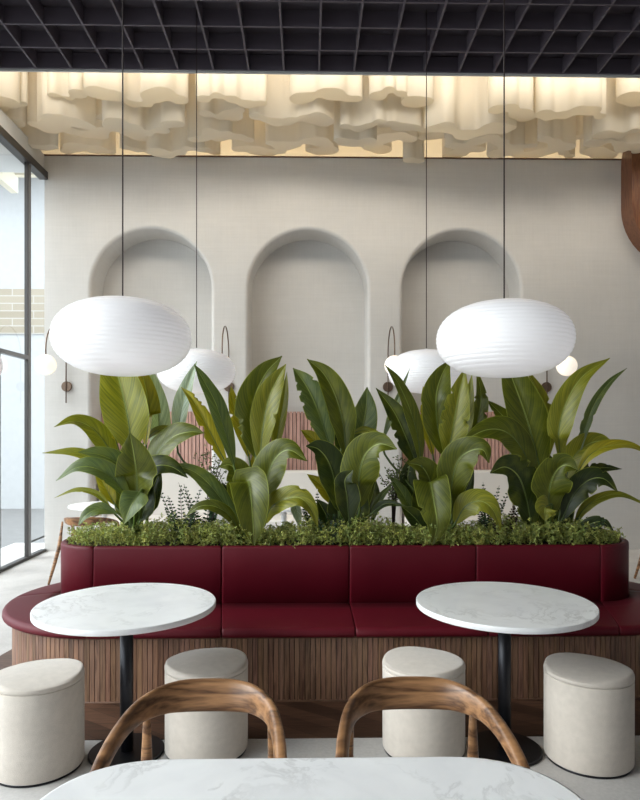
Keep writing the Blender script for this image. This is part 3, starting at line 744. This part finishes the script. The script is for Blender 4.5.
PLANTS = [
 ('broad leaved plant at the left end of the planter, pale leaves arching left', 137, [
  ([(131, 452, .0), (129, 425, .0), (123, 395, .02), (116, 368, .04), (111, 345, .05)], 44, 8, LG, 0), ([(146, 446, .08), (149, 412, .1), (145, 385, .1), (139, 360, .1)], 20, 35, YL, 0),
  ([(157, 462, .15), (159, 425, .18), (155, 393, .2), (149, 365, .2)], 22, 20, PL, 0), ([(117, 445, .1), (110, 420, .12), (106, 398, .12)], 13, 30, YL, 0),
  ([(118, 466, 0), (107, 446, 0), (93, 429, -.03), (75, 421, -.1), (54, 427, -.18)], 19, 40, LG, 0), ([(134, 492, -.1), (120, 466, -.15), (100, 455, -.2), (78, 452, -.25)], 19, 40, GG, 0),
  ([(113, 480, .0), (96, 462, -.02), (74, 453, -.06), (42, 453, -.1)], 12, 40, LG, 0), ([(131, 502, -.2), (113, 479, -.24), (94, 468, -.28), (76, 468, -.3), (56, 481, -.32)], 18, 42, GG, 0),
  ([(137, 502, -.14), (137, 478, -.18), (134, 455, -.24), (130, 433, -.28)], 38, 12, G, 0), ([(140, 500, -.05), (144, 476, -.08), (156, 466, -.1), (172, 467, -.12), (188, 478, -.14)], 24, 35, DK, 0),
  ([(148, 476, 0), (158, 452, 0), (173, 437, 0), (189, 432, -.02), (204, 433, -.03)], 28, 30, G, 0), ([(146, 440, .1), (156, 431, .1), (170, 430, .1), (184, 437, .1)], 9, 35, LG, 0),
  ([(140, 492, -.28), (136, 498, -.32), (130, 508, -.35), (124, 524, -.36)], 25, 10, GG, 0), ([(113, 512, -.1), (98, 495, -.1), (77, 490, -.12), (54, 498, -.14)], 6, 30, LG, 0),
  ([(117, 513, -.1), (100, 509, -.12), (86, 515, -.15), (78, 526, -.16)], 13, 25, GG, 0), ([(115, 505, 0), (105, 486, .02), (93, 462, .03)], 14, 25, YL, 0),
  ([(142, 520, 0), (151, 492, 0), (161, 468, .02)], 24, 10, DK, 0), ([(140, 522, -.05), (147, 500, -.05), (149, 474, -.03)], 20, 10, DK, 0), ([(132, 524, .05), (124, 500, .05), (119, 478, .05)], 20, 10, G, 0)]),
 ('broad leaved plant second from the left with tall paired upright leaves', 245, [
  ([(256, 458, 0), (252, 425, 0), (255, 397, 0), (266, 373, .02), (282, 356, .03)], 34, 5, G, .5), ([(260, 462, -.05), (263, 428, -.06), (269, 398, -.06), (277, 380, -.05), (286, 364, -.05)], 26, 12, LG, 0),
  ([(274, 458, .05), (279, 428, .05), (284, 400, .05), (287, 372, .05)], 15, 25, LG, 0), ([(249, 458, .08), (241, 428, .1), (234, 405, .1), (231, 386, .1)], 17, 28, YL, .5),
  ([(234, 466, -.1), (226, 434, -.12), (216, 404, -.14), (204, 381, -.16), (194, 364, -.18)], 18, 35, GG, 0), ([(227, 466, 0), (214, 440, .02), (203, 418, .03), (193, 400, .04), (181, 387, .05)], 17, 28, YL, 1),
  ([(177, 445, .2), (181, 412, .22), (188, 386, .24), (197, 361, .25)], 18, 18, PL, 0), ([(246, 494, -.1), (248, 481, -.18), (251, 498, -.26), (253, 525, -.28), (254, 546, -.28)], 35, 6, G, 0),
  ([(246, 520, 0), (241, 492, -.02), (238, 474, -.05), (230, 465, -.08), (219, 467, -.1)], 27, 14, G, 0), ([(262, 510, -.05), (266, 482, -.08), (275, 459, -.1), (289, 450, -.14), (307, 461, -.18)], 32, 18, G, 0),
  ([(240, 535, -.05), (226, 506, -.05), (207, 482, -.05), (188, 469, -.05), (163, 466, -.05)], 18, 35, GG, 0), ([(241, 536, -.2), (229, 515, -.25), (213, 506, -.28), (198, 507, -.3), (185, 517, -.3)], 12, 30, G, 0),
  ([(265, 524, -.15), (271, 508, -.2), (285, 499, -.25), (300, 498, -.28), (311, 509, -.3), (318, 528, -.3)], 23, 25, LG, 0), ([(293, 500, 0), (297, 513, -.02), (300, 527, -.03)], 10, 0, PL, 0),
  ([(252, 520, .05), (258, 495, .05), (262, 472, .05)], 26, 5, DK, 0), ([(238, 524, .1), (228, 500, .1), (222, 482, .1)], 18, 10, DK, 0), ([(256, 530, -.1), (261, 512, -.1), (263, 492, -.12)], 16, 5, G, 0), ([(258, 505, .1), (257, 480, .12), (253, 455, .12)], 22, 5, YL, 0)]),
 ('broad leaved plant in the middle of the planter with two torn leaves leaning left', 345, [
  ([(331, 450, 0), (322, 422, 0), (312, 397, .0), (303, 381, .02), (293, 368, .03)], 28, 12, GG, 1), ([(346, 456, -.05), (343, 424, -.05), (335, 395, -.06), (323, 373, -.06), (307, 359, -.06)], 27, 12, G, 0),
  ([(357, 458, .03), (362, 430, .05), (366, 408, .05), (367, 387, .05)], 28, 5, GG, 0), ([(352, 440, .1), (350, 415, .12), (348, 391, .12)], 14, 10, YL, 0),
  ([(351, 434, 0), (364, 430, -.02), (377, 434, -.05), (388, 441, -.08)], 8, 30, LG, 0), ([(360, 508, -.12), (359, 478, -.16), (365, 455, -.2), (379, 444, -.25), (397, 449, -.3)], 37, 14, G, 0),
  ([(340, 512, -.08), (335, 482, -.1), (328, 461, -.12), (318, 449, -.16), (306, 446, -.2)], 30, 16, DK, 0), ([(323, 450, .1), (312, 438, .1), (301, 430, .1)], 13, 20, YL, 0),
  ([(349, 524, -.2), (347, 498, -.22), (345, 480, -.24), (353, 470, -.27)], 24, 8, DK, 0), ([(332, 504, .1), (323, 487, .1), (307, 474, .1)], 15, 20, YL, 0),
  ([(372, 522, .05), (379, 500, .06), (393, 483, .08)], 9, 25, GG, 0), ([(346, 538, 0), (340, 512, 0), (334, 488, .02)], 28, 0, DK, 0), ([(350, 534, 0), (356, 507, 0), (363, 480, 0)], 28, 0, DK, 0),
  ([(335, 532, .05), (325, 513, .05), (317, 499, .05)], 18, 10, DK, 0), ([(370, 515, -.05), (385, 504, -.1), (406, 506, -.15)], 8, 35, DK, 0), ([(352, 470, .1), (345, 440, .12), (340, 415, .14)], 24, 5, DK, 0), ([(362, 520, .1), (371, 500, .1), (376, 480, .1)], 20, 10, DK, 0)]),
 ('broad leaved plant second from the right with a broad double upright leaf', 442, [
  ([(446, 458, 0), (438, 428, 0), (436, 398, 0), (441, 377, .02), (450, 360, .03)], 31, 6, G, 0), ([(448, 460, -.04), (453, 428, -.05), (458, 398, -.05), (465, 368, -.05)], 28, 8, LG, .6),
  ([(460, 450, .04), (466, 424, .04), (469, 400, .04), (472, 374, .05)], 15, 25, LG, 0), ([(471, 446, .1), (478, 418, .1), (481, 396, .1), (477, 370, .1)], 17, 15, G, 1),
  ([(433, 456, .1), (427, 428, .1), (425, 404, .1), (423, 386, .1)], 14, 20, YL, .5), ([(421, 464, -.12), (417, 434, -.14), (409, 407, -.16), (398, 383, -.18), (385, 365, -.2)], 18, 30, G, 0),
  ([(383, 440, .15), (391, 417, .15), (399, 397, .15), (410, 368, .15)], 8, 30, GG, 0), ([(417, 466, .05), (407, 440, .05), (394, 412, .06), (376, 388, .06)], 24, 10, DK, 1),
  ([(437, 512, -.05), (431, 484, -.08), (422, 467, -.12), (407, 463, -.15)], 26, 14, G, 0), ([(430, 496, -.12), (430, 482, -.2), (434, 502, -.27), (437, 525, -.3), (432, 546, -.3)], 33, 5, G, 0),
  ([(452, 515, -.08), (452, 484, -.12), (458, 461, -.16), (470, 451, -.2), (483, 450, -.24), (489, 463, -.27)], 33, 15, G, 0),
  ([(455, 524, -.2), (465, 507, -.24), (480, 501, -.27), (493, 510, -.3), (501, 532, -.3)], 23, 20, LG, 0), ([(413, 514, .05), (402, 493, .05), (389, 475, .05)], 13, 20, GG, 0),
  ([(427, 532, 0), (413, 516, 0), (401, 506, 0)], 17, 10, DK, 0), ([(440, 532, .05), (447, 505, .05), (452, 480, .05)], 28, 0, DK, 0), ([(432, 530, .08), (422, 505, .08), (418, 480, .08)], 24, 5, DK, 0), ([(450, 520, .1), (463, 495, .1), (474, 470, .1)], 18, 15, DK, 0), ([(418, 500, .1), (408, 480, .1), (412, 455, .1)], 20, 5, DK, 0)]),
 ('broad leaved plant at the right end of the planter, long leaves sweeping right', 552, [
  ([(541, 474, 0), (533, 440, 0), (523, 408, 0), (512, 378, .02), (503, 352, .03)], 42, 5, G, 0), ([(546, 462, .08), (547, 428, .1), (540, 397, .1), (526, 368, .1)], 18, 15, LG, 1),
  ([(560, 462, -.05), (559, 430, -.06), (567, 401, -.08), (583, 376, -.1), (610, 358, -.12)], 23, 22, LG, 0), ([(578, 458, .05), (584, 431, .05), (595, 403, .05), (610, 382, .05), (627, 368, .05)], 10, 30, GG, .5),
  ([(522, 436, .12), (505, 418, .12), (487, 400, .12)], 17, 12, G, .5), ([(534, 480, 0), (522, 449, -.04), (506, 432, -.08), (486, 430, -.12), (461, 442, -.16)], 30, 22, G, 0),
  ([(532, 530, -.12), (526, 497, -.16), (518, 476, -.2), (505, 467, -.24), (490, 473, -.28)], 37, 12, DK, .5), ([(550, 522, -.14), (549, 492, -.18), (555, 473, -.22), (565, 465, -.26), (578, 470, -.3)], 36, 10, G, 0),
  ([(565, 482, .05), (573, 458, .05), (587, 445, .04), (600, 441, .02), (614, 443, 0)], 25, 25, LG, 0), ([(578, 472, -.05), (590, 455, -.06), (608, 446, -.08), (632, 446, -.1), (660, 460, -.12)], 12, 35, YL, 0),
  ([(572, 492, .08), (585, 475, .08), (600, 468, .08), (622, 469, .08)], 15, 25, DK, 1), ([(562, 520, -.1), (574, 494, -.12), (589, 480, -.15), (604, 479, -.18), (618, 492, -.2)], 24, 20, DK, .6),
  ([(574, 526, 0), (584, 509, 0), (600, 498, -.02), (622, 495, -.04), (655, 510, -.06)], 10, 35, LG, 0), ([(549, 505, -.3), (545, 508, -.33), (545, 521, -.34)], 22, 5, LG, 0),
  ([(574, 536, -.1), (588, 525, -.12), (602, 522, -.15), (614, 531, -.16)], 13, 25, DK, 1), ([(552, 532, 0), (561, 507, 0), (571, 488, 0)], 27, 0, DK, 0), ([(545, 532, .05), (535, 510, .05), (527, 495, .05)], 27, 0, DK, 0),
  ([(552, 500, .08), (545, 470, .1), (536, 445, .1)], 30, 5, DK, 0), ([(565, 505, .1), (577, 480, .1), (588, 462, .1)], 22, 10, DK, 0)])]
names_d = {}
for k, (lab, bx, lv) in enumerate(PLANTS):
    base = at(bx, 548, 4.70); base.z = .79
    t = thing('banana_plant', lab, 'plant', base, 'broad leaved plants in the planter', world=True)
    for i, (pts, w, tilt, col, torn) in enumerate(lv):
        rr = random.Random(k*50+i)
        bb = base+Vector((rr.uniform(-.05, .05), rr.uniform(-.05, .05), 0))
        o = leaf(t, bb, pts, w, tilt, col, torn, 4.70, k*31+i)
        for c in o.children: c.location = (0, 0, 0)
# ------------------------------------------------------------------ undergrowth
def leaflet(b, p, d, up, L, W):
    s = d.cross(up)
    if s.length < 1e-3: s = Vector((1, 0, 0))
    s.normalize(); i = b.add([p, p+d*L*.5+s*W*.5, p+d*L, p+d*L*.5-s*W*.5]); b.face([i, i+1, i+2, i+3])
rg = random.Random(21); b = MB()
for k in range(2600):
    x = rg.uniform(-1.66, 2.21); y = rg.uniform(4.405, 4.955)
    if x < -1.44 or x > 1.99:
        cx = -1.44 if x < 0 else 1.99
        if math.hypot(x-cx, y-4.69) > .265: continue
    frnt = (4.93-y)/.5
    h = (.15+.03*math.sin(x*5.1)+.02*math.sin(x*13+2))*rg.uniform(.55, 1.15)*(.75+.25*frnt)
    lean = Vector((rg.uniform(-.35, .35), rg.uniform(-.5, .2), 1)).normalized()
    p0 = Vector((x, y, .815)); g = rg.uniform(.7, 1.25)
    yel = rg.random(); colr = (.30*g+.14*yel*g, .38*g+.06*yel*g, .11*g)
    H = h+.02
    for q in range(5):
        c = p0+lean*H*rg.uniform(.05, 1)+Vector((rg.uniform(-.022, .022), rg.uniform(-.022, .022), 0))
        gg = rg.uniform(.75, 1.3); b.tint = tuple(v*gg for v in colr)
        for jj in range(8):
            d = Vector((rg.gauss(0, 1), rg.gauss(0, 1), rg.gauss(.5, .8))).normalized()
            leaflet(b, c, d, Vector((rg.uniform(-1, 1), rg.uniform(-1, 1), 1)), rg.uniform(.012, .021), .008)
o = b.build('groundcover', M['small'], loc=(.27, 4.69, .79))
tag(o, 'low bushy yellow green sedum filling the planter at the feet of the big plants', 'groundcover', kind='stuff')
def fern(px, h, label, d=4.62, col=(.03, .06, .02), n=7, seed=0):
    rr = random.Random(seed); base = at(px, 545, d); base.z = .79
    t = thing('fern', label, 'plant', base, 'small dark ferns in the planter', world=True)
    for k in range(n):
        a = rr.uniform(0, 2*PI); ln = Vector((math.cos(a)*.32, math.sin(a)*.2, 1)).normalized(); L = h*rr.uniform(.6, 1.1)
        b = MB(); b.tint = col
        m_ = 16; bend = Vector((math.cos(a), math.sin(a), 0))*.04
        for i in range(m_):
            s = i/m_; c = base+ln*L*s+bend*s*s; b.tint = tuple(q*rr.uniform(.8, 1.5) for q in col)
            wl = .055*(1-s)**.7*(.5+s if s < .3 else 1)+.006
            for sg in (-1, 1):
                sd = Vector((1, rr.uniform(-.6, .6), .45)).normalized(); sd.x *= sg
                leaflet(b, c, sd.normalized(), Vector((0, -1, .2)), wl, .014)
        b.tint = (.05, .035, .02); b.tube([base, base+ln*L*.5+bend*.25, base+ln*L+bend], [.003, .002, .001], 4)
        b.build('frond', M['small'], t)
fern(183, .42, 'small dark fern between the two leftmost broad leaved plants', seed=1)
fern(204, .46, 'upright dark fern just left of the second broad leaved plant', seed=2, d=4.75)
fern(318, .36, 'dark fern at the left foot of the middle broad leaved plant', seed=3, d=4.8)
fern(487, .44, 'dark fern between the two rightmost broad leaved plants', seed=4, d=4.72)
fern(503, .34, 'low reddish fern left of the rightmost broad leaved plant', seed=5, col=(.07, .045, .03))
fern(330, .26, 'low dark fern under the middle broad leaved plant', seed=6, d=4.55)
fern(590, .2, 'low dark fern at the right end of the planter', seed=8, d=4.55)
def shrub(px, h, w, label, d=4.85, seed=0, cnt=420):
    rr = random.Random(seed); base = at(px, 545, d); base.z = .79
    t = thing('shrub', label, 'plant', base, 'airy shrubs behind the big leaves', world=True)
    tw = MB(); b = MB()
    tips = []
    for k in range(16):
        a = rr.uniform(0, 2*PI); e = base+Vector((math.cos(a)*w*rr.uniform(.2, 1), math.sin(a)*.10, h*rr.uniform(.6, 1)))
        m1 = base+Vector((rr.uniform(-.02, .02), 0, h*.35))+(e-base)*.15
        pts = [base, m1, (m1+e)/2+Vector((rr.uniform(-.03, .03), 0, .02)), e]; tw.tube([Vector(q) for q in crv(pts, 8)], [.005-.0005*q for q in range(9)], 5)
        S = crv(pts, 20)
        tips += [Vector(q) for q in S[7:]]
    for k in range(cnt):
        c = rr.choice(tips)+Vector((rr.uniform(-.03, .03), rr.uniform(-.03, .03), rr.uniform(-.03, .03)))
        g = rr.uniform(.6, 1.4); b.tint = (.14*g, .17*g, .07*g)
        d_ = Vector((rr.uniform(-1, 1), rr.uniform(-1, 1), rr.uniform(-.3, 1))).normalized()
        leaflet(b, c, d_, Vector((0, -1, .3)), .026, .012)
    tw.build('twigs', M['twig'], t); b.build('foliage', M['small'], t)
shrub(212, .70, .16, 'airy olive shrub behind the second broad leaved plant', seed=1)
shrub(393, .68, .13, 'airy olive shrub right of the middle broad leaved plant', seed=2)
for o in bpy.data.objects:
    if '_w' in o: del o['_w']
# ------------------------------------------------------------------ light
sl = bpy.data.lights.new('sun', 'SUN'); sl.energy = 1.5; sl.angle = math.radians(35); sl.color = (1, .97, .93)
so = bpy.data.objects.new('sun', sl); C.objects.link(so); so.rotation_euler = Vector((-1, -.35, .62)).to_track_quat('Z', 'Y').to_euler()
w = bpy.data.worlds.new('world'); bpy.context.scene.world = w; w.use_nodes = True
bg = w.node_tree.nodes['Background']; bg.inputs[0].default_value = (.86, .93, 1, 1); bg.inputs[1].default_value = 2.8
po = area('window_portal', (WX-.08, 2.1, 2.5), (0, -PI/2, 0), 5.0, 13, 1, (1, 1, 1)); po.data.cycles.is_portal = True
s = bpy.context.scene
s.view_settings.view_transform = 'Standard'; s.view_settings.look = 'None'; s.view_settings.gamma = 1; s.view_settings.use_curve_mapping = False
s.view_settings.exposure = .76
s.cycles.use_denoising = True; s.cycles.max_bounces = 9; s.cycles.diffuse_bounces = 6; s.cycles.sample_clamp_indirect = 6
s.cycles.transparent_max_bounces = 8
